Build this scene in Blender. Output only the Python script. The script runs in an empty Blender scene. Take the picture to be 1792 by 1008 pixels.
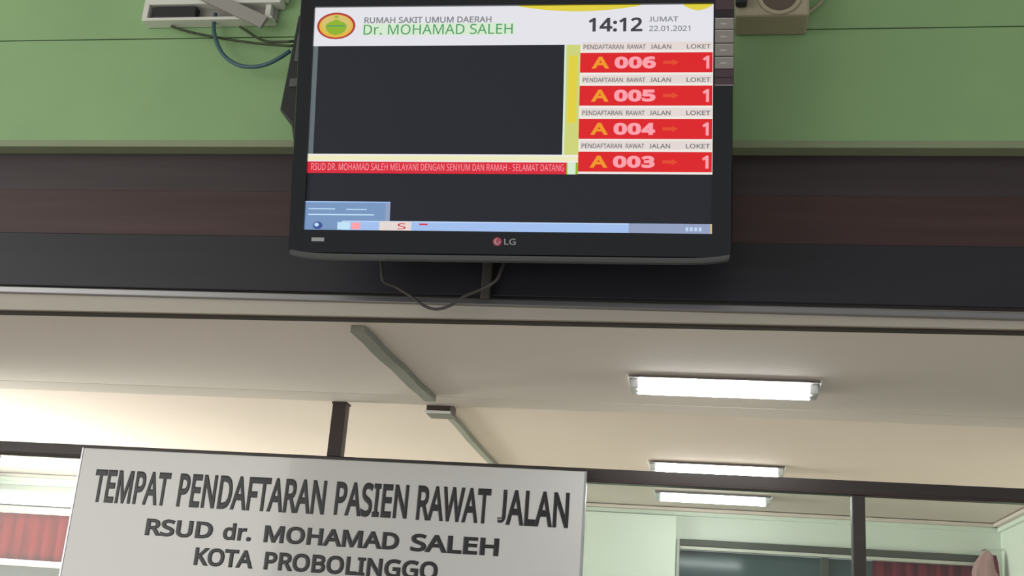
import bpy, bmesh, math, random
from mathutils import Vector, Matrix
random.seed(7)
S = bpy.context.scene
COL = S.collection

# ------------------------------------------------------------------ camera
FPX, PITCH, ROLL, YAW = 2041.66, 0.3090565, 0.0745482, -0.1723786
CAMZ = 1.6
_f = Vector((math.sin(YAW)*math.cos(PITCH), math.cos(YAW)*math.cos(PITCH), math.sin(PITCH)))
_r0 = Vector((math.cos(YAW), -math.sin(YAW), 0)); _u0 = _r0.cross(_f)
RT = math.cos(ROLL)*_r0 + math.sin(ROLL)*_u0
UP = math.cos(ROLL)*_u0 - math.sin(ROLL)*_r0
CAM = Vector((0, 0, CAMZ))
cam_d = bpy.data.cameras.new('camera'); cam = bpy.data.objects.new('camera', cam_d); COL.objects.link(cam)
cam_d.sensor_fit = 'HORIZONTAL'; cam_d.sensor_width = 36; cam_d.lens = FPX/1792*36
cam_d.clip_start = .05; cam_d.clip_end = 200
cam.matrix_world = Matrix(((RT.x, UP.x, -_f.x, 0), (RT.y, UP.y, -_f.y, 0), (RT.z, UP.z, -_f.z, CAMZ), (0, 0, 0, 1)))
S.camera = cam

# ------------------------------------------------------------------ world, daylight, exposure
S.view_settings.view_transform = 'Standard'; S.view_settings.look = 'None'
S.view_settings.gamma = 1; S.view_settings.use_curve_mapping = False
S.view_settings.exposure = 0.0
W = bpy.data.worlds.new('daylight'); S.world = W; W.use_nodes = True
W.node_tree.nodes['Background'].inputs[0].default_value = (.93, .97, 1, 1)
W.node_tree.nodes['Background'].inputs[1].default_value = 0.55

def area(name, loc, direction, sx, sy, power, color=(1, 1, 1)):
    d = bpy.data.lights.new(name, 'AREA'); d.shape = 'RECTANGLE'; d.size = sx; d.size_y = sy
    d.energy = power; d.color = color
    o = bpy.data.objects.new(name, d); COL.objects.link(o); o.visible_camera = True
    z = -Vector(direction).normalized(); x = Vector((0, 0, 1)).cross(z).normalized(); y = z.cross(x)
    o.matrix_world = Matrix(((x.x, y.x, z.x, loc[0]), (x.y, y.y, z.y, loc[1]), (x.z, y.z, z.z, loc[2]), (0, 0, 0, 1)))
    return o
area('daylight_left_windows', (-4.85, 5.35, 1.92), (1, 0, .35), 2.2, .9, 430, (1, .95, .89))
area('daylight_back_window', (-4.0, 7.35, 2.2), (0, -1, 0), 2.6, 1.1, 60, (1, .98, .95))
area('daylight_hall', (-5.2, -1.0, 2.4), (1, .75, -.12), 4.0, 3.0, 110, (1, .98, .93))

# ------------------------------------------------------------------ pixel -> place (1792 x 1008 frame)
def ray(x, y): return (x-896)/FPX*RT + (504-y)/FPX*UP + _f
def at(x, y, Y):
    d = ray(x, y); return CAM + d*(Y/d.y)
def onz(x, y, z):
    d = ray(x, y); return CAM + d*((z-CAMZ)/d.z)

# ------------------------------------------------------------------ materials
def lin(c):
    return tuple(((v/255)/12.92 if v/255 <= .04045 else ((v/255+.055)/1.055)**2.4) for v in c)
def mat(name, rgb, rough=.6, metal=0, noise=0, nscale=8, spec=.5, bump=0, stretch=(1, 1, 1), coat=0):
    m = bpy.data.materials.new(name); m.use_nodes = True; nt = m.node_tree
    b = nt.nodes['Principled BSDF']; c = lin(rgb)
    b.inputs['Base Color'].default_value = (*c, 1); b.inputs['Roughness'].default_value = rough
    b.inputs['Metallic'].default_value = metal; b.inputs['Specular IOR Level'].default_value = spec
    b.inputs['Coat Weight'].default_value = coat
    if noise or bump:
        tc = nt.nodes.new('ShaderNodeTexCoord'); mp = nt.nodes.new('ShaderNodeMapping'); mp.inputs['Scale'].default_value = stretch
        n = nt.nodes.new('ShaderNodeTexNoise'); n.inputs['Scale'].default_value = nscale; n.inputs['Detail'].default_value = 5
        nt.links.new(tc.outputs['Object'], mp.inputs[0]); nt.links.new(mp.outputs[0], n.inputs['Vector'])
        if noise:
            r = nt.nodes.new('ShaderNodeValToRGB')
            r.color_ramp.elements[0].position = .3; r.color_ramp.elements[1].position = .7
            r.color_ramp.elements[0].color = (*[v*(1-noise) for v in c], 1)
            r.color_ramp.elements[1].color = (*[min(1, v*(1+noise)) for v in c], 1)
            nt.links.new(n.outputs['Fac'], r.inputs[0]); nt.links.new(r.outputs[0], b.inputs['Base Color'])
        if bump:
            bp = nt.nodes.new('ShaderNodeBump'); bp.inputs['Strength'].default_value = bump; bp.inputs['Distance'].default_value = .01
            nt.links.new(n.outputs['Fac'], bp.inputs['Height']); nt.links.new(bp.outputs[0], b.inputs['Normal'])
    return m
def glow(name, rgb, k=1.0, rough=.3):
    m = bpy.data.materials.new(name); m.use_nodes = True
    b = m.node_tree.nodes['Principled BSDF']; c = lin(rgb)
    b.inputs['Base Color'].default_value = (.008, .008, .01, 1); b.inputs['Roughness'].default_value = rough
    b.inputs['Specular IOR Level'].default_value = .3
    b.inputs['Emission Color'].default_value = (*c, 1); b.inputs['Emission Strength'].default_value = k
    return m
def glass(name, tint=(235, 240, 238), refl=1.0):
    m = bpy.data.materials.new(name); m.use_nodes = True; nt = m.node_tree; nt.nodes.clear()
    o = nt.nodes.new('ShaderNodeOutputMaterial'); mx = nt.nodes.new('ShaderNodeMixShader')
    t = nt.nodes.new('ShaderNodeBsdfTransparent'); t.inputs[0].default_value = (*lin(tint), 1)
    g = nt.nodes.new('ShaderNodeBsdfGlossy'); g.inputs['Roughness'].default_value = .02
    g.inputs[0].default_value = (refl, refl, refl, 1)
    f = nt.nodes.new('ShaderNodeFresnel'); f.inputs[0].default_value = 1.45
    nt.links.new(f.outputs[0], mx.inputs[0]); nt.links.new(t.outputs[0], mx.inputs[1]); nt.links.new(g.outputs[0], mx.inputs[2])
    nt.links.new(mx.outputs[0], o.inputs[0]); return m
def cloth(name, rgb, trans=.5):
    m = bpy.data.materials.new(name); m.use_nodes = True; nt = m.node_tree; nt.nodes.clear()
    o = nt.nodes.new('ShaderNodeOutputMaterial'); mx = nt.nodes.new('ShaderNodeMixShader'); mx.inputs[0].default_value = trans
    d = nt.nodes.new('ShaderNodeBsdfDiffuse'); t = nt.nodes.new('ShaderNodeBsdfTranslucent')
    tc = nt.nodes.new('ShaderNodeTexCoord'); mp = nt.nodes.new('ShaderNodeMapping'); mp.inputs['Scale'].default_value = (9, 9, 1.2)
    n = nt.nodes.new('ShaderNodeTexNoise'); n.inputs['Scale'].default_value = 3
    r = nt.nodes.new('ShaderNodeValToRGB'); c = lin(rgb)
    r.color_ramp.elements[0].position = .3; r.color_ramp.elements[1].position = .7
    r.color_ramp.elements[0].color = (*[v*.8 for v in c], 1); r.color_ramp.elements[1].color = (*[min(1, v*1.2) for v in c], 1)
    nt.links.new(tc.outputs['Object'], mp.inputs[0]); nt.links.new(mp.outputs[0], n.inputs['Vector']); nt.links.new(n.outputs['Fac'], r.inputs[0])
    for s in (d, t): nt.links.new(r.outputs[0], s.inputs[0])
    nt.links.new(d.outputs[0], mx.inputs[1]); nt.links.new(t.outputs[0], mx.inputs[2]); nt.links.new(mx.outputs[0], o.inputs[0])
    return m

M = dict(
    green=mat('green_paint', (143, 178, 125), .55, noise=.05, nscale=3, bump=.03),
    edgestrip=mat('grey_green_strip', (140, 150, 118), .6, noise=.05, nscale=4),
    green_pale=mat('pale_green_paint', (231, 238, 227), .6, noise=.03, nscale=2),
    ceil=mat('grey_white_ceiling', (230, 219, 211), .8, noise=.02, nscale=1.5),
    ceil2=mat('cream_ceiling', (228, 211, 203), .8, noise=.03, nscale=1.2),
    greyboard=mat('dark_grey_brown_lacquer', (64, 55, 57), .38, noise=.15, nscale=3, stretch=(.5, 1, 7), spec=.35),
    brownboard=mat('dark_brown_lacquer', (72, 51, 51), .38, noise=.18, nscale=3, stretch=(.5, 1, 7), spec=.35),
    blackboard=mat('blue_black_lacquer', (43, 41, 48), .4, noise=.12, nscale=3, stretch=(.5, 1, 7), spec=.35),
    edge=mat('dull_aluminium', (150, 148, 150), .3, .9),
    fascia=mat('grey_beige_fascia', (188, 180, 168), .6, noise=.06, nscale=2, stretch=(.4, 1, 3)),
    gap=mat('dark_gap', (60, 50, 42), .8),
    rail=mat('dark_brown_aluminium', (66, 60, 58), .38, .3, noise=.1, nscale=4, stretch=(.5, 1, 4)),
    post=mat('dark_brown_steel', (58, 44, 42), .5),
    signwhite=mat('white_acrylic', (219, 218, 216), .12, spec=.5, coat=.3),
    signink=mat('black_vinyl', (34, 34, 36), .35),
    signedge=mat('aluminium_edge', (190, 190, 192), .3, .8),
    tray=mat('white_enamel', (242, 242, 240), .3),
    cap=mat('grey_lampholder', (190, 190, 188), .4),
    conduit=mat('grey_green_trunking', (140, 140, 128), .55, noise=.1, nscale=5),
    boxbrown=mat('dark_brown_plastic', (66, 52, 42), .45),
    bezel=mat('gloss_black_plastic', (24, 24, 28), .16, spec=.4),
    housing=mat('matt_black_plastic', (32, 32, 35), .5, noise=.1),
    smoke=mat('smoke_grey_plastic', (92, 94, 97), .25),
    stk=mat('sticker_maroon', (82, 62, 70), .5), stg=mat('sticker_silver', (156, 148, 144), .4),
    std=mat('sticker_dark', (42, 32, 40), .5), stw=mat('sticker_line', (190, 184, 180), .4),
    logored=mat('logo_red', (190, 70, 100), .4), logogrey=mat('logo_grey', (170, 170, 174), .4),
    logowhite=mat('logo_white', (220, 215, 215), .4),
    white=mat('white_plastic', (222, 222, 212), .45), offwhite=mat('aged_white_plastic', (176, 164, 140), .5),
    socketdark=mat('socket_brown', (98, 84, 74), .5), flat=mat('grey_flat_bar', (158, 154, 148), .45),
    cable=mat('black_cable', (34, 34, 32), .45), greycable=mat('dark_grey_cable', (74, 70, 68), .45), bluecable=mat('blue_network_cable', (58, 92, 104), .45),
    olivecable=mat('olive_cable', (50, 58, 34), .5),
    glass=glass('clear_glass'), darkglass=mat('dark_teal_glass', (70, 88, 88), .08, spec=.5),
    winframe=mat('olive_dark_frame', (72, 74, 62), .45), lightbar=mat('pale_metal_bar', (206, 206, 196), .35),
    cream=mat('cream_paint', (232, 218, 196), .5), darkwall=mat('dark_skirting_paint', (60, 52, 48), .6),
    floor=mat('cream_floor_tile', (200, 192, 180), .35, noise=.06), wallw=mat('white_wall_paint', (225, 224, 216), .7),
    red=cloth('red_curtain_cloth', (150, 46, 43), .5), darkred=cloth('dark_red_cloth', (128, 48, 56), .15), pink=cloth('pale_pink_cloth', (206, 165, 165), .2),
    tube=glow('lit_fluorescent', (255, 255, 255), 18),
)
SC = {k: glow('screen_'+k, v, s) for k, v, s in (
    ('white', (226, 226, 232), 1), ('dark', (27, 29, 36), 1), ('yellow', (222, 206, 60), 1), ('lime', (204, 210, 120), 1),
    ('paleyellow', (236, 232, 190), 1), ('red', (218, 26, 32), 1), ('redline', (214, 32, 52), 1), ('orange', (238, 150, 30), 1), ('pink', (250, 160, 170), 1),
    ('ink', (62, 60, 70), 1), ('grey', (128, 130, 134), 1), ('green', (78, 152, 96), 1), ('palegreen', (212, 232, 206), 1), ('caption', (112, 112, 110), 1),
    ('capbg', (226, 214, 210), 1), ('task', (160, 190, 236), 1), ('taskline', (190, 212, 245), 1), ('popup', (118, 148, 190), 1), ('tray', (146, 158, 190), 1),
    ('edge', (98, 108, 112), 1), ('cyan', (190, 225, 245), 1), ('arrow', (226, 70, 40), 1), ('blue', (60, 80, 150), 1),
    ('embred', (176, 58, 52), 1), ('embgold', (226, 180, 60), 1), ('embcream', (214, 190, 110), 1), ('embgreen', (140, 178, 40), 1), ('white2', (236, 233, 226), 1))}

# ------------------------------------------------------------------ mesh builder
try:      # a plain grotesque that ships with Blender itself
    import os
    FONT = bpy.data.fonts.load(os.path.join(bpy.utils.system_resource('DATAFILES'), 'fonts', 'NotoSansMath-Regular.woff2'))
except Exception:
    FONT = None
def text_geo(s, off=0.0):      # off: half the extra stroke width as a share of the cap height
    c = bpy.data.curves.new('t', 'FONT'); c.body = s; c.size = 1; c.resolution_u = 3
    if FONT: c.font = FONT
    if off: c.bevel_depth = off*.52; c.bevel_resolution = 0
    o = bpy.data.objects.new('t', c); COL.objects.link(o)
    dg = bpy.context.evaluated_depsgraph_get()
    me = bpy.data.meshes.new_from_object(o.evaluated_get(dg))
    v = [tuple(p.co) for p in me.vertices]; f = [tuple(p.vertices) for p in me.polygons]
    bpy.data.objects.remove(o); bpy.data.curves.remove(c); bpy.data.meshes.remove(me)
    x0 = min(p[0] for p in v); x1 = max(p[0] for p in v); y0 = min(p[1] for p in v); y1 = max(p[1] for p in v)
    zm = max(abs(p[2]) for p in v) or 1
    if 'J' in s:      # set the J on the baseline
        par = list(range(len(v)))
        def find(i):
            while par[i] != i: par[i] = par[par[i]]; i = par[i]
            return i
        for q in f:
            for i in q[1:]: par[find(i)] = find(q[0])
        grp = {}
        for i in range(len(v)): grp.setdefault(find(i), []).append(i)
        for g in grp.values():
            lo, hi = min(v[i][1] for i in g), max(v[i][1] for i in g)
            if lo < -.06*1: 
                for i in g: v[i] = (v[i][0], (v[i][1]-lo)*(y1/(hi-lo))*hi/y1 if hi else v[i][1], v[i][2])
        y0 = min(p[1] for p in v)
    return [((p[0]-x0)/(x1-x0), (p[1]-y0)/(y1-y0), p[2]/zm) for p in v], f
class MB:
    def __init__(self): self.v = []; self.f = []; self.m = []; self.mats = []
    def mi(self, m):
        if m not in self.mats: self.mats.append(m)
        return self.mats.index(m)
    def add(self, vs, fs, m):
        o = len(self.v); self.v += [tuple(p) for p in vs]; i = self.mi(m)
        for f in fs: self.f.append(tuple(o+k for k in f)); self.m.append(i)
        return self
    def hexa(self, p, m):   # 8 points: bottom ring 0-3 (ccw from above), top ring 4-7
        return self.add(p, [(0, 3, 2, 1), (4, 5, 6, 7), (0, 1, 5, 4), (1, 2, 6, 5), (2, 3, 7, 6), (3, 0, 4, 7)], m)
    def box(self, x0, x1, y0, y1, z0, z1, m):
        return self.hexa([(x0, y0, z0), (x1, y0, z0), (x1, y1, z0), (x0, y1, z0), (x0, y0, z1), (x1, y0, z1), (x1, y1, z1), (x0, y1, z1)], m)
    def tube(self, path, r, m, n=10, sx=1):
        path = [Vector(p) for p in path]; rings = []
        for i, p in enumerate(path):
            d = (path[min(i+1, len(path)-1)]-path[max(i-1, 0)]).normalized()
            a = d.orthogonal().normalized() if i == 0 else (A-d*A.dot(d)).normalized()
            A = a; b = d.cross(a)
            rings.append([p+r*(math.cos(t)*a+math.sin(t)*b) for t in [2*math.pi*k/n for k in range(n)]])
        vs = [q for R in rings for q in R]; fs = []
        for i in range(len(path)-1):
            for k in range(n): fs.append((i*n+k, i*n+(k+1) % n, (i+1)*n+(k+1) % n, (i+1)*n+k))
        fs.append(tuple(range(n-1, -1, -1))); fs.append(tuple(range((len(path)-1)*n, len(path)*n)))
        return self.add(vs, fs, m)
    def rect(self, x0, x1, z0, z1, y, m):    # facing -y
        return self.add([(x0, y, z0), (x1, y, z0), (x1, y, z1), (x0, y, z1)], [(0, 1, 2, 3)], m)
    def poly(self, pts, y, m):
        return self.add([(a, y, b) for a, b in pts], [tuple(range(len(pts)))], m)
    def ell(self, cx, cz, rx, rz, y, m, n=40):
        return self.poly([(cx+rx*math.cos(2*math.pi*k/n), cz+rz*math.sin(2*math.pi*k/n)) for k in range(n)], y, m)
    def text(self, s, x0, x1, z0, z1, y, m, off=0, thick=.00012):
        v, f = text_geo(s, off)
        return self.add([(x0+a*(x1-x0), y-thick*(1+t), z0+b*(z1-z0)) for a, b, t in v], f, m)
    def build(self, name, parent=None, bevel=0, seg=2, smooth=False, world=None):
        me = bpy.data.meshes.new(name); me.from_pydata(self.v, [], self.f)
        for m in self.mats: me.materials.append(m)
        me.polygons.foreach_set('material_index', self.m)
        if smooth: me.polygons.foreach_set('use_smooth', [True]*len(me.polygons))
        me.update()
        o = bpy.data.objects.new(name, me); COL.objects.link(o)
        if parent: o.parent = parent
        if world is not None: o.matrix_world = world
        if bevel:
            b = o.modifiers.new('bevel', 'BEVEL'); b.width = bevel; b.segments = seg; b.limit_method = 'ANGLE'; b.angle_limit = math.radians(40)
        return o
def tag(o, label=None, cat=None, group=None, kind=None):
    for k, v in (('label', label), ('category', cat), ('group', group), ('kind', kind)):
        if v: o[k] = v
    return o
def empty(name, loc=(0, 0, 0)):
    o = bpy.data.objects.new(name, None); COL.objects.link(o); o.location = loc; o.empty_display_size = .05; return o
def smooth_path(pts, n=10):
    pts = [Vector(p) for p in pts]; P = [2*pts[0]-pts[1]]+pts+[2*pts[-1]-pts[-2]]; out = []
    for i in range(1, len(P)-2):
        a, b, c, d = P[i-1:i+3]
        for k in range(n):
            t = k/n
            out.append(.5*((2*b)+(c-a)*t+(2*a-5*b+4*c-d)*t*t+(3*b-a-3*c+d)*t**3))
    out.append(pts[-1]); return out
def struct(mb, name, parent=None, **k):
    o = mb.build(name, parent, **k)
    if not parent: o['kind'] = 'structure'
    return o
def wall_xz(x0, x1, z0, z1, y0, y1, holes, m):   # wall slab in XZ with rectangular openings
    xs = sorted({x0, x1, *[h[0] for h in holes], *[h[1] for h in holes]}); zs = sorted({z0, z1, *[h[2] for h in holes], *[h[3] for h in holes]})
    b = MB()
    for i in range(len(xs)-1):
        for j in range(len(zs)-1):
            cx, cz = (xs[i]+xs[i+1])/2, (zs[j]+zs[j+1])/2
            if any(h[0] < cx < h[1] and h[2] < cz < h[3] for h in holes): continue
            b.box(xs[i], xs[i+1], y0, y1, zs[j], zs[j+1], m)
    return b

# ------------------------------------------------------------------ the setting
CZ = 2.5                 # ceiling of the counter room
YB, YP, YR = 3.05, 4.18, 6.80
XL, XR = -4.6, 1.62
struct(MB().box(-5.2, 4.2, -4, 7.2, -.1, 0, M['floor']), 'floor')
struct(MB().box(-6, 6, -4, 3.3, 4.3, 4.4, M['wallw']), 'ceiling_hall')

# green wall over the beam: two boards with a fine joint, standing proud of the dark boards
zg0, zj = at(896, 246, 3.0).z, at(896, 59, 3.0).z
b = MB(); b.box(-6, 4.2, 3.0, 3.3, zg0, zj-.002, M['green']); b.box(-6, 4.2, 3.0, 3.3, zj+.002, 4.3, M['green']); b.box(-6, 4.2, 3.006, 3.3, zj-.002, zj+.002, M['gap'])
struct(b, 'wall_front')
zbd = at(896, 257.5, 2.998).z
struct(MB().box(-6, 4.2, 2.998, 3.3, zbd, zg0, M['edgestrip']), 'trim_12', bevel=.002)  # greyer green strip along the wall's lower edge
zg0 = zbd
z1, z2 = at(896, 421, YB).z, at(896, 519, YB-.012).z
zmid = at(896, 339, YB).z
struct(MB().box(-6, 4.2, YB, 3.3, zmid, zg0, M['greyboard']), 'trim_1')
struct(MB().box(-6, 4.2, YB-.003, 3.3, z1, zmid, M['brownboard']), 'trim_11', bevel=.002)
struct(MB().box(-6, 4.2, YB-.012, 3.3, z2, z1, M['blackboard']), 'trim_2', bevel=.004)
# fascia, aluminium edge and the dark gap under it (the edge sags a little to the right)
def strip(ya, yb_, l0, l1, r0, r1, m, name, bev=0):   # pixel heights at frame left / right, bottom and top
    Lb, Lt, Rb, Rt = at(0, l0, ya), at(0, l1, ya), at(1792, r0, ya), at(1792, r1, ya)
    def ext(A, B, x): t = (x-A.x)/(B.x-A.x); return A.z+(B.z-A.z)*t
    a, c = -4.9, 3.4
    zz = (ext(Lb, Rb, a), ext(Lb, Rb, c), ext(Lt, Rt, a), ext(Lt, Rt, c))
    return struct(MB().hexa([(a, ya, zz[0]), (c, ya, zz[1]), (c, yb_, zz[1]), (a, yb_, zz[0]), (a, ya, zz[2]), (c, ya, zz[3]), (c, yb_, zz[3]), (a, yb_, zz[2])], m), name, bevel=bev)
strip(3.022, 3.05, 511, 500, 559, 547, M['edge'], 'trim_3', .003)
strip(3.036, 3.06, 541, 508, 576, 556, M['fascia'], 'trim_4')
strip(3.05, 3.075, 547, 538, 583, 572, M['gap'], 'trim_5')

# ceiling of the counter room in two fields, a low lip between them
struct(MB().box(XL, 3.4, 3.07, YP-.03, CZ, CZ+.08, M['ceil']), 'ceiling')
struct(MB().box(XL, 3.4, YP+.0, YR+.1, CZ+.004, CZ+.08, M['ceil2']), 'ceiling_rear')  # rear field slightly creamier than the front one
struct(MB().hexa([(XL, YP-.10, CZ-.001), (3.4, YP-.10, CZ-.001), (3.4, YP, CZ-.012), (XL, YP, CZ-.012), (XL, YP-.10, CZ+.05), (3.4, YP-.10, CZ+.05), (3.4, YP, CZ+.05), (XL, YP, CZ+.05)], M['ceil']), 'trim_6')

# back wall with a bright window on the left and a wide dark one on the right
wz = lambda x, y: at(x, y, YR).z
zW1, zW0 = wz(0, 846), wz(0, 978)
H1 = (-4.55, -3.05, zW0, zW1)
hz1 = at(1185, 943, YR).z; x_a = at(1184, 960, YR).x; x_b = 1.50
H2 = (x_a, x_b, 1.2, hz1)
struct(wall_xz(XL, XR+.1, 0, CZ, YR, YR+.15, [H1, H2], M['green_pale']), 'wall_back')
struct(MB().box(at(1036, 940, YR-.05).x-.6, x_a-.005, YR-.05, YR, 0, CZ-.05, M['green_pale']), 'trim_7')   # shallow pilaster
struct(MB().box(XR, XR+.12, YP+.06, YR, 0, CZ, M['green_pale']), 'wall_right')
# cornice: two stepped mouldings on the back and right walls
zc = at(1500, 918, YR-.03).z
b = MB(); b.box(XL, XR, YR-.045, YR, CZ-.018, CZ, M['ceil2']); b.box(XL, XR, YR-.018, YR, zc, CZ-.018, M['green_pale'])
struct(b, 'trim_8', bevel=.004)
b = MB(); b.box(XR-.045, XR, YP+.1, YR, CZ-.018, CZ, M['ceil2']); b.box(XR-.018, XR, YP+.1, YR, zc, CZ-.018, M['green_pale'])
struct(b, 'trim_9', bevel=.004)
# left wall of the counter room: two window openings
b = MB()
for y0, y1, z0, z1 in ((3.3, 4.3, 0, CZ), (4.3, 6.7, 0, 1.35), (4.3, 6.7, 2.42, CZ), (5.45, 5.55, 1.35, 2.42), (6.7, YR+.15, 0, CZ)):
    b.box(XL-.12, XL, y0, y1, z0, z1, M['wallw'])
struct(b, 'wall_left')
def casement_side(name, y0, y1, z0, z1):
    r = empty(name, (XL-.06, (y0+y1)/2, z0)); r['kind'] = 'structure'
    b = MB(); w = .045; h = z1-z0; a = (y1-y0)/2
    b.box(-.03, .03, -a, -a+w, 0, h, M['rail']); b.box(-.03, .03, a-w, a, 0, h, M['rail']); b.box(-.03, .03, -a+w, a-w, 0, w, M['rail']); b.box(-.03, .03, -a+w, a-w, h-w, h, M['rail'])
    b.build('window_frame', r, .003); MB().box(-.003, .003, -a+w, a-w, w, h-w, M['glass']).build('glass_pane', r)
casement_side('window_4', 4.3, 5.45, 1.35, 2.42); casement_side('window_5', 5.55, 6.7, 1.35, 2.42)

# window_2: bright back window, upper panes clear, lower half closed by a red curtain
zb0, zb1 = wz(60, 898), wz(60, 887)
r = empty('window_2', ((H1[0]+H1[1])/2, YR, H1[2])); r['kind'] = 'structure'
hx = (H1[1]-H1[0])/2; hh = H1[3]-H1[2]; w = .035
b = MB(); b.box(-hx, -hx+w, .02, .08, 0, hh, M['lightbar']); b.box(hx-w, hx, .02, .08, 0, hh, M['lightbar']); b.box(-hx+w, hx-w, .02, .08, hh-w, hh, M['lightbar'])
b.build('window_frame', r, .004)
MB().box(-hx+w, hx-w, -.012, .05, zb0-H1[2], zb1-H1[2], M['lightbar']).box(-hx+w, hx-w, .0, .05, zb1-H1[2], zb1-H1[2]+.010, M['rail']).build('transom_bar', r, .003)
MB().box(-hx+w, hx-w, .047, .053, zb1-H1[2]+.01, hh-w, M['glass']).build('glass_pane', r)
zs0 = at(60, 992, YR-.03).z-H1[2]
MB().box(-hx-.04, hx+.05, -.03, .06, zs0, 0, M['cream']).build('window_sill', r, .006)
struct(MB().box(XL, H1[1]+.4, YR-.02, YR, 0, H1[2]+zs0, M['darkwall']), 'trim_10')

# window_3: wide dark window, olive frame, pale bar under its head
r = empty('window_3', ((H2[0]+H2[1])/2, YR, H2[2])); r['kind'] = 'structure'
hx = (H2[1]-H2[0])/2; hh = H2[3]-H2[2]; w = .04
b = MB(); b.box(-hx, -hx+.018, -.02, .08, 0, hh, M['lightbar']); b.box(hx-.018, hx, -.02, .08, 0, hh, M['winframe'])
b.box(-hx+.018, hx-.018, -.025, .08, hh-.038, hh, M['winframe']); b.box(-hx+.018, hx-.018, -.02, .08, 0, w, M['winframe'])
b.box(-.02, .02, -.01, .08, w, hh-.06, M['winframe'])
b.build('window_frame', r, .003)
MB().box(-hx+.018, hx-.018, -.035, .02, hh-.058, hh-.040, M['lightbar']).build('head_bar', r, .003)
MB().box(-hx+.018, hx-.018, .04, .046, w, hh-.058, M['darkglass']).build('glass_pane', r)

# ------------------------------------------------------------------ glazed partition over the counter
zt, zbm = at(1026.5, 819, YP).z, at(1026.5, 843, YP).z
r = empty('window_1', (0, YP, 0)); r['kind'] = 'structure'
xm0, xm1 = at(1491, 875, YP).x, at(1514, 875, YP).x
rr = MB(); rr.box(XL+.01, 3.4, 0, .05, zbm, zt, M['rail']); rr.build('top_rail', r, .003)
MB().box(XL+.01, 3.4, -.004, 0, zbm-.0, zbm+.009, M['post']).build('rail_bead', r, .002)
for xc in ((xm0+xm1)/2, -.80, -2.75, 2.3):
    hw = (xm1-xm0)/2
    MB().box(xc-hw, xc+hw, 0, .05, 1.05, zbm, M['rail']).build('mullion', r, .003)
MB().box(XL+.01, 3.4, 0, .05, 1.0, 1.05, M['rail']).build('bottom_rail', r, .003)
xs = [XL+.01, -2.75, -.80, (xm0+xm1)/2, 2.3, 3.4]
for i in range(5):
    MB().box(xs[i]+(hw if i else 0), xs[i+1]-(hw if i < 4 else 0), .022, .028, 1.05, zbm, M['glass']).build('glass_pane', r)
struct(MB().box(XL, 3.4, YP, YP+.1, 0, 1.0, M['wallw']), 'wall_counter')
# post up to the ceiling
p0, p1 = at(583.5, 697, YP), at(607, 697, YP)
t = empty('support_post', ((p0.x+p1.x)/2, YP+.025, zt)); hw2 = (p1.x-p0.x)/2
tag(t, 'short dark brown post from the partition rail up to the ceiling behind the white sign', 'post')
MB().box(-hw2, hw2, -.025, .025, 0, CZ-.012-zt, M['post']).build('post_shaft', t, .002)
MB().box(-hw2-.003, hw2+.003, -.026, .027, CZ-.02-zt, CZ-.0122-zt, M['post']).build('post_plate', t)

# ------------------------------------------------------------------ curtains beyond the glass
def curtain(x0, x1, z0, z1, y, amp, waves, m, name):
    b = MB(); n = 120; k = 6; vs = []
    for j in range(k+1):
        z = z1+(z0-z1)*j/k
        for i in range(n+1):
            u = i/n; a = amp*(.5+.5*j/k)
            vs.append((x0+(x1-x0)*u, y+a*math.sin(u*waves*6.28+.6*math.sin(u*17))+.3*a*math.sin(u*waves*2.3*6.28), z))
    fs = [(j*(n+1)+i, j*(n+1)+i+1, (j+1)*(n+1)+i+1, (j+1)*(n+1)+i) for j in range(k) for i in range(n)]
    o = b.add(vs, fs, m).build(name, smooth=True)
    s = o.modifiers.new('cloth', 'SOLIDIFY'); s.thickness = .002
    return o
o = curtain(H1[0]+.04, H1[1]-.04, H1[2]+.004, zb0-.002, YR+.028, .008, 15, M['red'], 'curtain')
tag(o, 'short bright red curtain lit from behind, in the far window left of the sign', 'curtain')
xr0 = at(1530, 990, YR-.04).x
o = curtain(xr0, x_b-.03, 1.25, at(1600, 970, YR-.03).z, YR+.018, .010, 7, M['darkred'], 'curtain')
tag(o, 'dark red curtain hanging in the far window right of the partition mullion', 'curtain')
# gathered pale cloth in the right-hand corner
b = MB(); n = 28; vs = []; lv = ((964, .010), (972, .032), (985, .050), (1000, .062), (1060, .075), (1150, .08))
for (yy, w_) in lv:
    c = at(1727 if yy < 980 else 1724, yy, YR-.11)
    for k in range(n):
        a = 2*math.pi*k/n; q = w_*(1+.16*math.sin(5*a+yy*.02))
        vs.append((c.x+q*math.cos(a), c.y+.7*q*math.sin(a), c.z))
fs = [(j*n+k, j*n+(k+1) % n, (j+1)*n+(k+1) % n, (j+1)*n+k) for j in range(len(lv)-1) for k in range(n)]+[tuple(range(n)), tuple(range((len(lv)-1)*n, len(lv)*n))]
t = empty('hanging_cloth', at(1727, 964, YR-.11)); tag(t, 'gathered pale pink and red cloth hanging in the far right corner behind the glass', 'cloth')
o = b.add([Vector(v)-t.location for v in vs], fs, M['pink']).build('cloth_folds', t, smooth=True)
b = MB(); vs = []
for (yy, w_) in lv[1:]:
    c = at(1738, yy, YR-.10)-t.location
    for k in range(n):
        a = 2*math.pi*k/n; vs.append((c.x+.5*w_*math.cos(a), c.y+.4*w_*math.sin(a), c.z))
fs = [(j*n+k, j*n+(k+1) % n, (j+1)*n+(k+1) % n, (j+1)*n+k) for j in range(len(lv)-2) for k in range(n)]+[tuple(range(n)), tuple(range((len(lv)-2)*n, (len(lv)-1)*n))]
tag(b.add(vs, fs, M['darkred']).build('red_fold', t, smooth=True), 'dark red fold')
MB().tube([(0, 0, -.01), (0, .03, .012), (.0, .108, .012)], .004, M['edge']).build('hook', t, smooth=True)

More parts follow.
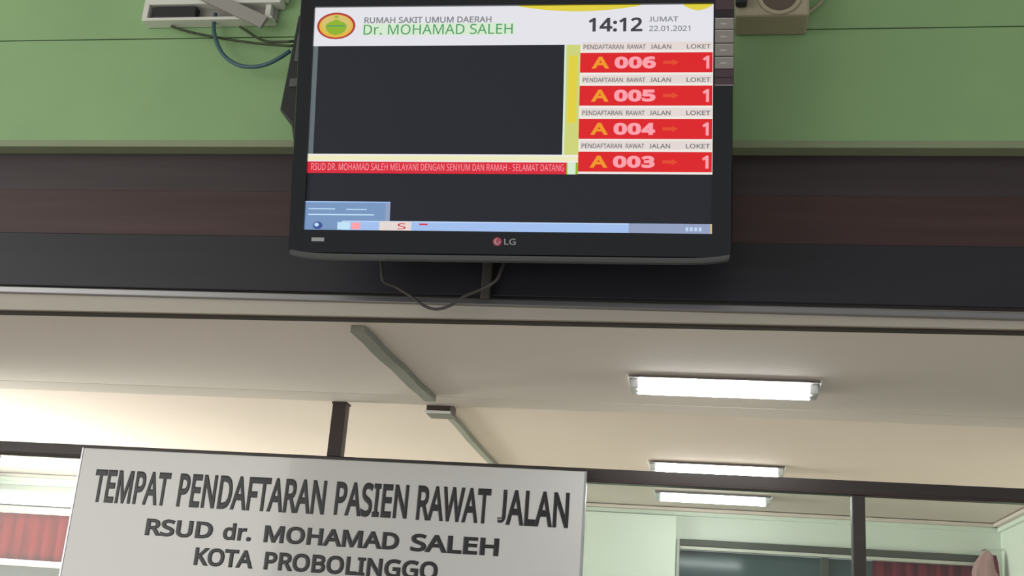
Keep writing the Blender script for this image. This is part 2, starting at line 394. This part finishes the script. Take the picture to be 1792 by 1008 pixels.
# ------------------------------------------------------------------ ceiling lamps
def make_lamp():
    t = empty('ceiling_light'); L, Wd, Hh = .302, .093, .012
    b = MB(); il, iw = L-.02, .05
    b.box(-L+.01, L-.01, -iw, iw, -.005, 0, M['tray'])                       # back pan
    for s in (-1, 1):                                                          # sloping reflector wings
        ys = [iw*s, Wd*s]
        p = [(-L, ys[1], -Hh), (L, ys[1], -Hh), (L, ys[1]+.002*s, -Hh), (-L, ys[1]+.002*s, -Hh)]
        q = [(-L, ys[0], -.004), (L, ys[0], -.004), (L, ys[0], -.001), (-L, ys[0], -.001)]
        b.add(p+q, [(0, 1, 5, 4), (3, 2, 6, 7), (0, 1, 2, 3), (4, 5, 6, 7), (0, 3, 7, 4), (1, 2, 6, 5)], M['tray'])
    b.build('reflector_tray', t)
    for s in (-1, 1):
        MB().box(min(s*L, s*(L-.004)), max(s*L, s*(L-.004)), -Wd, Wd, -Hh, -.002, M['tray']).build('end_plate', t, .001)
        MB().box(min(s*(L-.006), s*(L-.034)), max(s*(L-.006), s*(L-.034)), -.045, .045, -.036, -.005, M['cap']).build('lamp_holder', t, .003)
    for y in (-.028, .028):
        MB().tube([(-L+.03, y, -.024), (L-.03, y, -.024)], .016, M['tube'], 16).build('fluorescent_tube', t, smooth=True)
    return t
proto = make_lamp()
def dup(root):
    r = root.copy(); COL.objects.link(r)
    for ch in list(root.children):
        c = ch.copy(); COL.objects.link(c); c.parent = r
    return r
lamps = [proto, dup(proto), dup(proto)]
for o, (px, py), lab in zip(lamps, ((1265, 679), (1253, 823.5), (1247, 873.5)),
        ('largest lit twin-tube ceiling light, nearest, in front of the glass partition', 'middle lit ceiling light, seen just above the dark partition rail', 'smallest lit ceiling light, farthest back, seen through the glass below the rail')):
    p = onz(px, py, CZ-.016); o.location = (p.x, p.y, CZ-(.0 if o is proto else -.004)); tag(o, lab, 'ceiling light', 'fluorescent ceiling lights in a row')

# ------------------------------------------------------------------ trunking on the ceiling
c0, c1, c2 = onz(601, 556, CZ-.02), onz(762, 712, CZ-.02), onz(852, 808, CZ-.02)
def trunk(A, B, wd, name, lab, z):
    b = MB(); pts = [A.lerp(B, k/8) for k in range(9)]
    pts = [Vector((p.x+.003*math.sin(k*1.9), p.y, 0)) for k, p in enumerate(pts)]
    for k in range(8):
        p, q = pts[k], pts[k+1]
        b.hexa([(p.x-wd, p.y, z-.022), (p.x+wd, p.y, z-.022), (q.x+wd, q.y, z-.022), (q.x-wd, q.y, z-.022), (p.x-wd, p.y, z), (p.x+wd, p.y, z), (q.x+wd, q.y, z), (q.x-wd, q.y, z)], M['conduit'])
    t = b.build(name); tag(t, lab, 'cable trunking'); return t
trunk(Vector((c0.x, 3.16, 0)), Vector((c1.x, YP-.11, 0)), .021, 'cable_trunking', 'grey cable trunking on the ceiling running back from the beam to the junction box', CZ)
trunk(Vector((c1.x+.012, c1.y+.07, 0)), Vector((-1.0, YR-.06, 0)), .013, 'cable_trunking', 'thinner cable trunking on the cream ceiling beyond the junction box', CZ+.004)
t = empty('junction_box', (c1.x+.008, YP+.055, CZ)); tag(t, 'small dark brown junction box on the ceiling between two cable trunkings', 'junction box')
MB().box(-.046, .046, -.055, .055, -.034, .003, M['boxbrown']).build('box_body', t, .006)
MB().box(-.05, .05, -.058, .058, -.040, -.034, M['boxbrown']).build('box_cover', t, .002)
MB().box(-.05, .05, -.064, -.0582, -.042, -.033, M['tray']).build('cover_glint', t, .001)  # glint painted as a white strip on the cover's near edge

# ------------------------------------------------------------------ the white sign
YS = YP-.045
sTL, sTR = at(146, 787, YS), at(1024.3, 820.5, YS)
sx0, sx1, sz1 = sTL.x, sTR.x, (sTL.z+sTR.z)/2; sz0 = sz1-.66
t = empty('sign_board', ((sx0+sx1)/2, YS, sz0)); tag(t, 'large glossy white sign with three lines of black capitals fixed to the partition rail', 'sign')
cx = (sx0+sx1)/2; hw3 = (sx1-sx0)/2
MB().box(-hw3, hw3, .002, .02, 0, sz1-sz0, M['signwhite']).build('sign_panel', t, .002)
b = MB(); e = .006
b.box(-hw3-e, hw3+e, .0, .03, sz1-sz0, sz1-sz0+.004, M['rail']); b.box(hw3, hw3+e, 0, .03, 0, sz1-sz0, M['signedge']); b.box(-hw3-e, -hw3, 0, .03, 0, sz1-sz0, M['signedge']); b.box(-hw3-e, hw3+e, 0, .03, -e, 0, M['signedge'])
b.build('edge_frame', t)
for s_ in (-.835, .835): MB().box(s_-.015, s_+.015, .02, .045, .2, .6, M['signedge']).build('fixing_bracket', t)
def sgn(words, ya, yb, hpx, off):     # words with their left and right ends; foot of the line at its two ends; letter height
    xa, xb = words[0][1], words[-1][2]
    A, B = at(xa, ya, YS), at(xb, yb, YS); c = at(xa, ya-hpx, YS); z0 = (A.z+B.z)/2-sz0; out = []
    for w_, l, r_ in words:
        yl = ya+(yb-ya)*(l-xa)/(xb-xa); yr = ya+(yb-ya)*(r_-xa)/(xb-xa)
        out.append((w_, at(l, yl, YS).x-cx, at(r_, yr, YS).x-cx, z0, z0+c.z-A.z, off))
    return out
b = MB()
for s, x0, x1, z0, z1_, off in (sgn((('TEMPAT', 158, 291), ('PENDAFTARAN', 307, 566), ('PASIEN', 583, 711), ('RAWAT', 727, 856), ('JALAN', 870, 994)), 882, 920, 58, .045)
        + sgn((('RSUD', 252, 370), ('dr.', 388, 438), ('MOHAMAD', 460, 697), ('SALEH', 717, 872)), 939, 971, 30, .055)
        + sgn((('KOTA', 337, 441), ('PROBOLINGGO', 460, 765)), 994, 1011, 32, .055)):
    b.text(s, x0, x1, z0, z1_, .0014, M['signink'], off, .0006)
b.build('lettering', t)

# ------------------------------------------------------------------ television
TW = 1.06; TH = TW*9/16*1.0189
k_ = TW/1.02
tc = Vector((-.5001*k_, 2.6243*k_, CAMZ+1.3011*k_)); TILT, TY, TR_ = .1937, .0620, .0253
ex = Vector((math.cos(TY), math.sin(TY), 0)); nn = Vector((math.sin(TY), -math.cos(TY), 0)); ez = Vector((0, 0, 1))
e2 = math.cos(TILT)*ez+math.sin(TILT)*nn
EX = math.cos(TR_)*ex+math.sin(TR_)*e2; EZ = math.cos(TR_)*e2-math.sin(TR_)*ex; EY = EZ.cross(EX)
TM = Matrix(((EX.x, EY.x, EZ.x, tc.x), (EX.y, EY.y, EZ.y, tc.y), (EX.z, EY.z, EZ.z, tc.z), (0, 0, 0, 1)))
def ontv(x, y, d=0):
    q = ray(x, y); n = -EY; o = tc+n*d
    P = CAM+q*((o-CAM).dot(n)/q.dot(n)); l = P-tc
    return l.dot(EX), l.dot(EZ)
tv = empty('television'); tv.matrix_world = TM
tag(tv, 'black flat television on the beam showing a hospital queue board at 14:12', 'television')
# bezel: rounded ring
def ring(x0, x1, z0, z1, ix0, ix1, iz0, iz1, r_, yf, yb, m, b):
    n = 6; out = []; inn = []
    for (cx_, cz_, a0, ix, iz) in ((x1-r_, z1-r_, 0, ix1, iz1), (x0+r_, z1-r_, 90, ix0, iz1), (x0+r_, z0+r_, 180, ix0, iz0), (x1-r_, z0+r_, 270, ix1, iz0)):
        for k in range(n+1):
            a = math.radians(a0+90*k/n); out.append((cx_+r_*math.cos(a), cz_+r_*math.sin(a))); inn.append((ix, iz))
    N = len(out); c = .006
    def sh(p): return (p[0]*(1-.006), p[1]*(1-.010))
    vs = [(*[sh(p)[0]], yf, sh(p)[1]) for p in out]+[(p[0], yf+c, p[1]) for p in out]+[(p[0], yb, p[1]) for p in out]+[(p[0], yf+.001, p[1]) for p in inn]+[(p[0], yf+.012, p[1]) for p in inn]
    fs = []
    for i in range(N):
        j = (i+1) % N
        fs += [(i, j, N+j, N+i), (N+i, N+j, 2*N+j, 2*N+i), (3*N+i, 3*N+j, j, i), (4*N+i, 4*N+j, 3*N+j, 3*N+i)]
    fs.append(tuple(2*N+i for i in range(N)))
    b.add(vs, fs, m)
sx, sz = TW/2, TH/2
bx0 = ontv(505, 436)[0]; bx1 = ontv(1281, 436)[0]; bz0 = ontv(890, 449)[1]; bz1 = sz+.036
b = MB(); ring(bx0, bx1, bz0, bz1, -sx, sx, -sz, sz, .016, -.010, .03, M['bezel'], b); b.build('bezel', tv)
# smoked strip along the lower edge
b = MB(); n = 40
vs = []
for i in range(n+1):
    u = i/n; x = bx0+.008+(bx1-bx0-.016)*u; dz = .010*(abs(2*u-1)**14)
    for (yy, zz) in ((-.012, -.001), (-.016, -.007), (-.012, -.0135), (.02, -.0145), (.02, -.001)): vs.append((x, yy, bz0+zz+dz+.001))
fs = [(i*5+k, i*5+(k+1) % 5, (i+1)*5+(k+1) % 5, (i+1)*5+k) for i in range(n) for k in range(5)]+[(0, 1, 2, 3, 4), tuple(n*5+k for k in (4, 3, 2, 1, 0))]
tag(b.add(vs, fs, M['smoke']).build('lower_strip', tv), 'smoke grey strip along the lower edge')
# back housing, tapering
b = MB(); p = .05
b.hexa([(bx0+p, .03, bz0+p), (bx1-p, .03, bz0+p), (bx1-.2, .085, bz0+.10), (bx0+.2, .085, bz0+.10), (bx0+p, .03, bz1-p), (bx1-p, .03, bz1-p), (bx1-.2, .085, bz1-.12), (bx0+.2, .085, bz1-.12)], M['housing'])
b.build('back_housing', tv, .01)
# the screen with everything it shows
b = MB(); y0 = .000
b.rect(-sx, sx, -sz, sz, .001, SC['dark'])
LY = [0]
def lay(k): return -.0004*k
def R_(xa, ya, xb, yb_, m, k=1):    # rectangle from upper-left to lower-right pixel
    a = ontv(xa, ya); c = ontv(xb, yb_); b.rect(a[0], c[0], c[1], a[1], lay(k), SC[m])
def Rl(x0, x1, z0, z1, m, k=1): b.rect(x0, x1, z0, z1, lay(k), SC[m])
def T(s, xa, ya, xb, yb_, m, off=0, k=3):
    a = ontv(xa, ya); c = ontv(xb, yb_); b.text(s, a[0], c[0], c[1], a[1], lay(k), SC[m], off)
zh = ontv(900, 79)[1]                 # lower edge of the white header
Rl(-sx, sx, zh, sz, 'white')
# yellow waves on the header's upper edge
def wave(xa, xb, dep, m):
    a = ontv(xa, 14)[0]; c = min(ontv(xb, 10)[0], sx); pts = [(a, sz), ]
    n = 24
    low = [(a+(c-a)*i/n, sz-dep*math.sin(math.pi*i/n)**.8) for i in range(n+1)]
    b.poly([(a, sz)]+low[1:-1]+[(c, sz)], lay(1.6), SC[m])
wave(905, 1125, .0165, 'yellow'); wave(1195, 1310, .016, 'yellow')
# round emblem: red ring, gold, cream, green field with a small crown line
ec = ontv(588.5, 45.5); er = (ontv(622, 45)[0]-ontv(555, 45)[0])/2; eh = (ontv(588, 22)[1]-ontv(588, 68.5)[1])/2
b.ell(ec[0], ec[1], er, eh, lay(2), SC['embred']); b.ell(ec[0], ec[1]-.0005, er*.88, eh*.86, lay(2.5), SC['embgold']); b.ell(ec[0], ec[1]+.003, er*.76, eh*.72, lay(3), SC['embcream'])
b.poly([(ec[0]+er*.56*math.cos(a), ec[1]-.002+eh*(.42 if math.sin(a) > 0 else .62)*math.sin(a)) for a in [2*math.pi*k/30 for k in range(30)]], lay(3.5), SC['embgreen'])
b.poly([(ec[0]-.018, ec[1]+.002), (ec[0]-.010, ec[1]+.014), (ec[0], ec[1]+.018), (ec[0]+.010, ec[1]+.014), (ec[0]+.018, ec[1]+.002)], lay(3.8), SC['embgreen'])
b.ell(ec[0], ec[1]+.0245, .006, .003, lay(4), SC['embgreen']); b.rect(ec[0]-.024, ec[0]+.024, ec[1]-.002, ec[1]+.0015, lay(4), SC['green'])
b.poly([(ec[0]-.022, ec[1]-.018), (ec[0]+.022, ec[1]-.018), (ec[0], ec[1]-.027)], lay(4), SC['embgreen'])
T('RUMAH SAKIT UMUM DAERAH', 638, 30.5, 860, 39.5, 'grey', .03)
R_(635, 42, 900, 60.5, 'palegreen', 1.2)
T('Dr. MOHAMAD SALEH', 637, 43.5, 897, 59.5, 'green', .004)
T('14:12', 1030, 31.5, 1124, 55.5, 'ink', .04)
T('JUMAT', 1136, 29.5, 1187, 38, 'grey', .02); T('22.01.2021', 1136, 45.5, 1208, 54.5, 'grey', .02)
# dark film window, grey left edge, lime right margin
zf = ontv(760, 270)[1]; xf = ontv(986, 170)[0]; xg = ontv(1014, 170)[0]
zq = ontv(1130, 305)[1]
Rl(-sx, -sx+.013, zf, zh, 'edge', 1.2); Rl(-sx+.013, xf, zf, zh, 'dark', 1.2)
zl = ontv(1000, 215)[1]
Rl(xf+.005, xg, zf, zh, 'lime', 1.2); Rl(xf, xf+.008, zf, zh, 'palegreen', 1.1)
Rl(xf+.012, xg-.008, zl, zh-.03, 'yellow', 1.3)
zt0 = ontv(760, 283.5)[1]; zt1 = ontv(760, 304)[1]
Rl(-sx, xg, zt0, zf, 'paleyellow', 1.4); Rl(-sx, xg, zf-.005, zf, 'white2', 1.6); Rl(-sx, xg, zt0, zt0+.004, 'white2', 1.6)
xt = ontv(991, 295)[0]
Rl(xt, xg, zt1, zt0, 'embgreen', 1.3); Rl(xt+.003, xg-.006, zt1, zt0, 'palegreen', 1.5)
Rl(-sx, xt, zt1, zt0, 'redline', 1.4)
aT = ontv(540, 288); cT = ontv(985, 299)
b.text('RSUD DR. MOHAMAD SALEH MELAYANI DENGAN SENYUM DAN RAMAH - SELAMAT DATANG', -sx+.010, xt-.006, zt1+.008, zt0-.005, lay(3), SC['pink'], .0)
# queue column: white captions and four red rows
Rl(xg, sx, zq, zh, 'white2', 1.2)
rows = ((92, 127, 1018, '006'), (150, 185, 1016, '005'), (208, 243.5, 1015, '004'), (266, 301, 1012, '003'))
xrow = ontv(1018, 110)[0]
for yt_, yb_, xl_, num in rows:
    a = ontv(1130, yt_); c = ontv(1130, yb_); z1_, z0_ = a[1], c[1]; h_ = z1_-z0_
    Rl(xrow-.004, sx-.001, z0_, z1_, 'red', 1.6)
    def lt(s, xa, xb, m, off, lo=.20, hi=.80):
        b.text(s, xrow+xa, xrow+xb, z0_+h_*lo, z0_+h_*hi, lay(3), SC[m], off)
    lt('A', .026, .072, 'orange', .05)
    for i, ch in enumerate(num): lt(ch, .086+i*.036, .086+i*.036+.035, 'pink', .085)
    lt('1', .313, .330, 'pink', .05, .18, .82)
    b.poly([(xrow+.212, z0_+h_*.42), (xrow+.236, z0_+h_*.42), (xrow+.236, z0_+h_*.34), (xrow+.252, z0_+h_*.5), (xrow+.236, z0_+h_*.66), (xrow+.236, z0_+h_*.58), (xrow+.212, z0_+h_*.58)], lay(3), SC['arrow'])
    # caption above the row
    b.rect(xrow, sx-.001, z1_+.006, z1_+.029, lay(1.5), SC['capbg'])
    for w_, xa_, xb_ in (('PENDAFTARAN', .004, .108), ('RAWAT', .118, .166), ('JALAN', .178, .232)):
        b.text(w_, xrow+xa_, xrow+xb_, z1_+.0095, z1_+.0215, lay(3), SC['caption'], .025)
    b.text('LOKET', xrow+.272, sx-.006, z1_+.0095, z1_+.0215, lay(3), SC['caption'], .025)
# computer task bar with start pop-up, icons and tray
za, zb_ = ontv(900, 389)[1], ontv(900, 407)[1]
Rl(-sx, sx, zb_, za, 'task', 1.3); Rl(-sx, sx, za-.003, za, 'taskline', 1.6)
a = ontv(1100, 400); Rl(a[0], sx-.004, zb_, za, 'tray', 1.7); Rl(sx-.004, sx, zb_, za, 'embcream', 1.7)
for k in range(4): b.rect(sx-.066+k*.011, sx-.059+k*.011, zb_+.008, za-.009, lay(3), SC['taskline'])
a = ontv(534, 352); c = ontv(682, 388)
Rl(-sx, c[0], za, a[1], 'popup', 1.3); Rl(-sx, c[0], a[1]-.003, a[1], 'task', 1.6); Rl(c[0]-.012, c[0], za, a[1], 'tray', 1.5)
b.rect(-sx+.008, -sx+.080, a[1]-.0215, a[1]-.0190, lay(3), SC['cyan']); b.rect(-sx+.110, -sx+.165, a[1]-.0225, a[1]-.0200, lay(3), SC['cyan'])
b.rect(-sx+.008, -sx+.185, a[1]-.037, a[1]-.034, lay(3), SC['cyan'])
Rl(-sx, -sx+.10, zb_, za, 'popup', 1.8)
b.ell(-sx+.035, (za+zb_)/2, .013, .010, lay(2.4), SC['blue']); b.ell(-sx+.032, (za+zb_)/2+.002, .006, .005, lay(2.8), SC['cyan'])
b.rect(-sx+.088, -sx+.122, zb_+.003, za-.004, lay(2.2), SC['cyan']); b.rect(-sx+.126, -sx+.150, zb_+.004, za-.005, lay(2.2), SC['pink'])
b.rect(-sx+.200, -sx+.285, zb_+.001, za-.001, lay(2.0), SC['capbg'])
b.text('S', -sx+.248, -sx+.270, zb_+.005, za-.006, lay(3), SC['redline'], .01); b.rect(-sx+.306, -sx+.328, za-.010, za-.006, lay(3), SC['redline'])
b.build('screen', tv)
# brand badge and standby light on the lower bezel
b = MB(); g = ontv(871, 424); rr_ = .0115; yy = -.0108
b.ell(g[0], g[1], rr_, rr_, yy, M['logored']); b.rect(g[0]-.005, g[0]-.0035, g[1]-.004, g[1]+.005, yy-.0006, M['logowhite']); b.rect(g[0]-.005, g[0], g[1]-.005, g[1]-.0038, yy-.0006, M['logowhite'])
b.add([(g[0]+.0075*math.cos(t_)*q, yy-.0006, g[1]+.0075*math.sin(t_)*q) for t_ in [math.radians(90+270*k/16) for k in range(17)] for q in (1, .82)], [(2*k, 2*k+1, 2*k+3, 2*k+2) for k in range(16)], M['logowhite'])
b.rect(g[0]+.002, g[0]+.0070, g[1]-.0006, g[1]+.0006, yy-.0006, M['logowhite'])
b.text('LG', g[0]+.018, g[0]+.048, g[1]-.008, g[1]+.008, yy, M['logogrey'], .02)
b.build('brand_badge', tv)
g = ontv(558, 420); MB().rect(g[0]-.017, g[0]+.017, g[1]-.005, g[1]+.005, -.0108, M['logogrey']).build('energy_mark', tv)
# strip sticker of feature labels on the right bezel
b = MB(); x0, x1 = sx+.004, ontv(1283, 100)[0]; yy = -.0112
ys = [ontv(1265, q)[1] for q in (1, 20, 33, 54, 78, 101, 123, 138, 152)]
for i, m in enumerate(('stk', 'std', 'stg', 'stg', 'stg', 'stg', 'stk', 'stk')):
    b.rect(x0, x1, ys[i+1]+.0015, ys[i]-.0015, yy, M[m])
b.rect(x0-.001, x1+.001, ys[-1], ys[0], yy+.0005, M['std']); b.rect(x0, x1, ys[-1], ys[-1]+.002, yy-.0003, M['stw']); b.rect(x0, x1, ys[0]-.002, ys[0], yy-.0003, M['stw'])
for i in range(2, 6):
    b.rect(x0, x1, ys[i]-.0045, ys[i]-.0015, yy-.0003, M['stw'])
    b.rect(x0+.014, x1-.018, (ys[i]+ys[i+1])/2-.003, (ys[i]+ys[i+1])/2+.001, yy-.0003, M['cap'])
b.build('feature_sticker', tv)

# tilting wall bracket behind it
t = empty('wall_bracket', (tc.x+.05, 3.0, tc.z)); tag(t, 'black tilting steel bracket holding the television off the beam', 'wall bracket')
zlow = at(848, 519, 3.0).z-tc.z
xb = at(848, 500, 3.0).x-t.location.x
MB().box(-.22, .22, -.014, 0, zg0-tc.z+.01, .18, M['housing']).build('wall_plate', t, .003)
MB().box(xb-.013, xb+.013, .014, .037, zlow, zg0-tc.z+.05, M['greycable']).build('lower_strap', t, .003)
for s in (-.13, .13):
    MB().hexa([(s-.015, -.115, .02), (s+.015, -.115, .02), (s+.015, -.012, -.02), (s-.015, -.012, -.02), (s-.015, -.155, .13), (s+.015, -.155, .13), (s+.015, -.012, .13), (s-.015, -.012, .13)], M['housing']).build('tilt_arm', t, .003)

# black box squeezed behind the left edge of the television
A = at(522, 26, 2.86); B_ = at(489, 192, 2.86); C_ = at(509, 216, 2.86); D_ = at(515, 262, 2.86)
t = empty('media_box', B_); tag(t, 'upright black box showing behind the upper left edge of the television', 'box')
def L_(v): return v-t.location
o_ = .16
b = MB(); prof = [A, B_, C_, D_]
vs = [L_(v) for v in prof]+[L_(D_+Vector((o_, 0, 0))), L_(A+Vector((o_-.03, 0, 0)))]
n = len(vs); bk = [Vector((v.x, 3.0-t.location.y, v.z)) for v in vs]
b.add(vs+bk, [tuple(range(n)), tuple(range(2*n-1, n-1, -1))]+[(i, n+i, n+(i+1) % n, (i+1) % n) for i in range(n)], M['housing'])
b.build('box_body', t, .005)
for ya, yb2, xa in ((60, 108, 522), (138, 152, 508)):
    p, q = L_(at(xa, ya, 2.858)), L_(at(xa+14, yb2, 2.858))
    MB().box(p.x, q.x, -.006, .002, q.z, p.z, M['smoke']).build('side_panel', t, .002)

# ------------------------------------------------------------------ things on the green wall
# left: white open box fixed high on the wall
YW = 3.0; yo = 2.952
p0, p1 = at(247, 36, yo), at(474, 41, yo); zA = at(360, 36, yo).z; zT0 = at(360, 6, yo).z
t = empty('wall_box', ((p0.x+p1.x)/2, YW, p0.z)); tag(t, 'white open-front box with a grey slanting bar on the green wall, left of the television', 'wall box')
hx = (p1.x-p0.x)/2; h1 = zT0-p0.z; hb = .145
MB().box(-hx, hx, yo-YW, -.002, 0, .010, M['white']).build('bottom_shelf', t, .002)
MB().box(-hx, hx+.02, yo-YW, -.002, h1, h1+.02, M['white']).build('top_shelf', t, .003)
MB().box(-hx, hx, -.012, -.001, .013, h1, M['flat']).build('back_panel', t)
MB().box(-hx, -hx+.018, yo-YW, -.012, .010, h1, M['white']).build('side_panel', t, .002)
MB().box(hx-.03, hx-.012, yo-YW+.012, -.012, .010, h1, M['white']).build('side_panel', t, .002)
MB().box(-hx, hx+.03, yo-YW+.01, -.002, h1+.02, h1+.12, M['white']).build('upper_case', t, .006)
MB().box(-hx+.03, -.04, -.042, -.012, .012, h1-.004, M['housing']).build('adapter', t, .004)
a0, a1 = at(350, -14, yo-.014)-t.location, at(462, 38, yo-.014)-t.location
d = (a1-a0).normalized(); nrm = Vector((-d.z, 0, d.x)).normalized()*.020
b = MB(); q = [a0-nrm, a1-nrm, a1+nrm, a0+nrm]
b.add([v for v in q]+[v+Vector((0, .012, 0)) for v in q], [(0, 1, 2, 3), (7, 6, 5, 4), (0, 4, 5, 1), (1, 5, 6, 2), (2, 6, 7, 3), (3, 7, 4, 0)], M['flat'])
b.build('slanting_bar', t, .001)
# cables from it to the television
def cable(name, pts, r_, m, lab, cat='cable'):
    o = MB().tube(smooth_path(pts), r_, m, 10).build(name, smooth=True); return tag(o, lab, cat)
cable('cable', [at(300, 46, 2.985), at(318, 52, 2.98), at(350, 60, 2.984), at(400, 69, 2.975), at(450, 76, 2.94), at(500, 80, 2.885), at(513, 80, 2.88)], .0038, M['olivecable'], 'thin black cable running straight from the white wall box to the television')
cable('cable', [at(420, 47, 2.985), at(430, 53, 2.98), at(450, 66, 2.96), at(470, 73, 2.92), at(500, 73, 2.88), at(514, 72, 2.88)], .004, M['olivecable'], 'short black cable curving from the white wall box, above the straight one')
cable('network_cable', [at(377, 24, 2.972), at(374, 50, 2.968), at(380, 76, 2.955), at(393, 98, 2.95), at(415, 113, 2.945), at(440, 117, 2.935), at(465, 113, 2.925), at(488, 102, 2.915), at(508, 89, 2.91)], .0062, M['bluecable'], 'blue network cable hanging in a round loop under the white wall box')

# right: aged white socket box, seen from below
ys_ = 2.89; q0, q1 = at(1287, 27, ys_), at(1417, 26, ys_)
t = empty('socket_box', ((q0.x+q1.x)/2, YW, (q0.z+q1.z)/2)); tag(t, 'aged white socket box on the green wall at the right of the television', 'socket box')
hx = (q1.x-q0.x)/2
MB().box(-hx, hx, ys_-YW, -.0, 0, .17, M['offwhite']).build('box_body', t, .008)
sc = at(1364, -2, ys_)-t.location; yf = ys_-YW
b = MB(); n = 30
for r1, r2, y1_, y2_ in ((.060, .050, -.004, -.006), (.050, .044, -.006, .004)):
    vs = [(sc.x+rr2*math.cos(6.2832*k/n), yf+yy2, sc.z+.01+rr2*math.sin(6.2832*k/n)) for rr2, yy2 in ((r1, y1_), (r2, y2_)) for k in range(n)]
    b.add(vs, [(k, (k+1) % n, n+(k+1) % n, n+k) for k in range(n)], M['offwhite'])
b.ell(sc.x, sc.z+.01, .046, .046, yf-.002, M['socketdark'])
b.build('round_socket', t)
b = MB()
for s in (-1, 1): b.ell(sc.x+s*.012, sc.z+.01, .004, .004, yf-.003, M['cable'])
b.build('socket_hole', t)
pl = at(1300, 2, ys_-.02)-t.location
MB().box(pl.x-.02, pl.x+.012, yf-.03, yf, pl.z-.010, pl.z+.05, M['housing']).build('plug', t, .006)
cable('cable', [at(1412, 24, 2.985), at(1425, 14, 2.985), at(1438, 2, 2.985), at(1455, -25, 2.985)], .0045, M['offwhite'], 'pale wire climbing the green wall from the right side of the socket box')

# cable drooping under the television
cable('power_cable', [at(666, 420, 3.043), at(667, 440, 3.03), at(667, 455, 2.97), at(668, 470, 2.94), at(669, 487, 2.94), at(674, 495, 2.95), at(692, 502, 2.96), at(718, 518, 2.965), at(742, 535, 2.97), at(763, 541, 2.97), at(787, 535, 2.965), at(812, 519, 2.96), at(845, 505, 2.955), at(868, 491, 2.94), at(878, 470, 2.94), at(884, 455, 2.97), at(886, 440, 3.0), at(887, 425, 3.034)], .0042, M['greycable'], 'dark cable drooping in a loop below the television, across the beam')
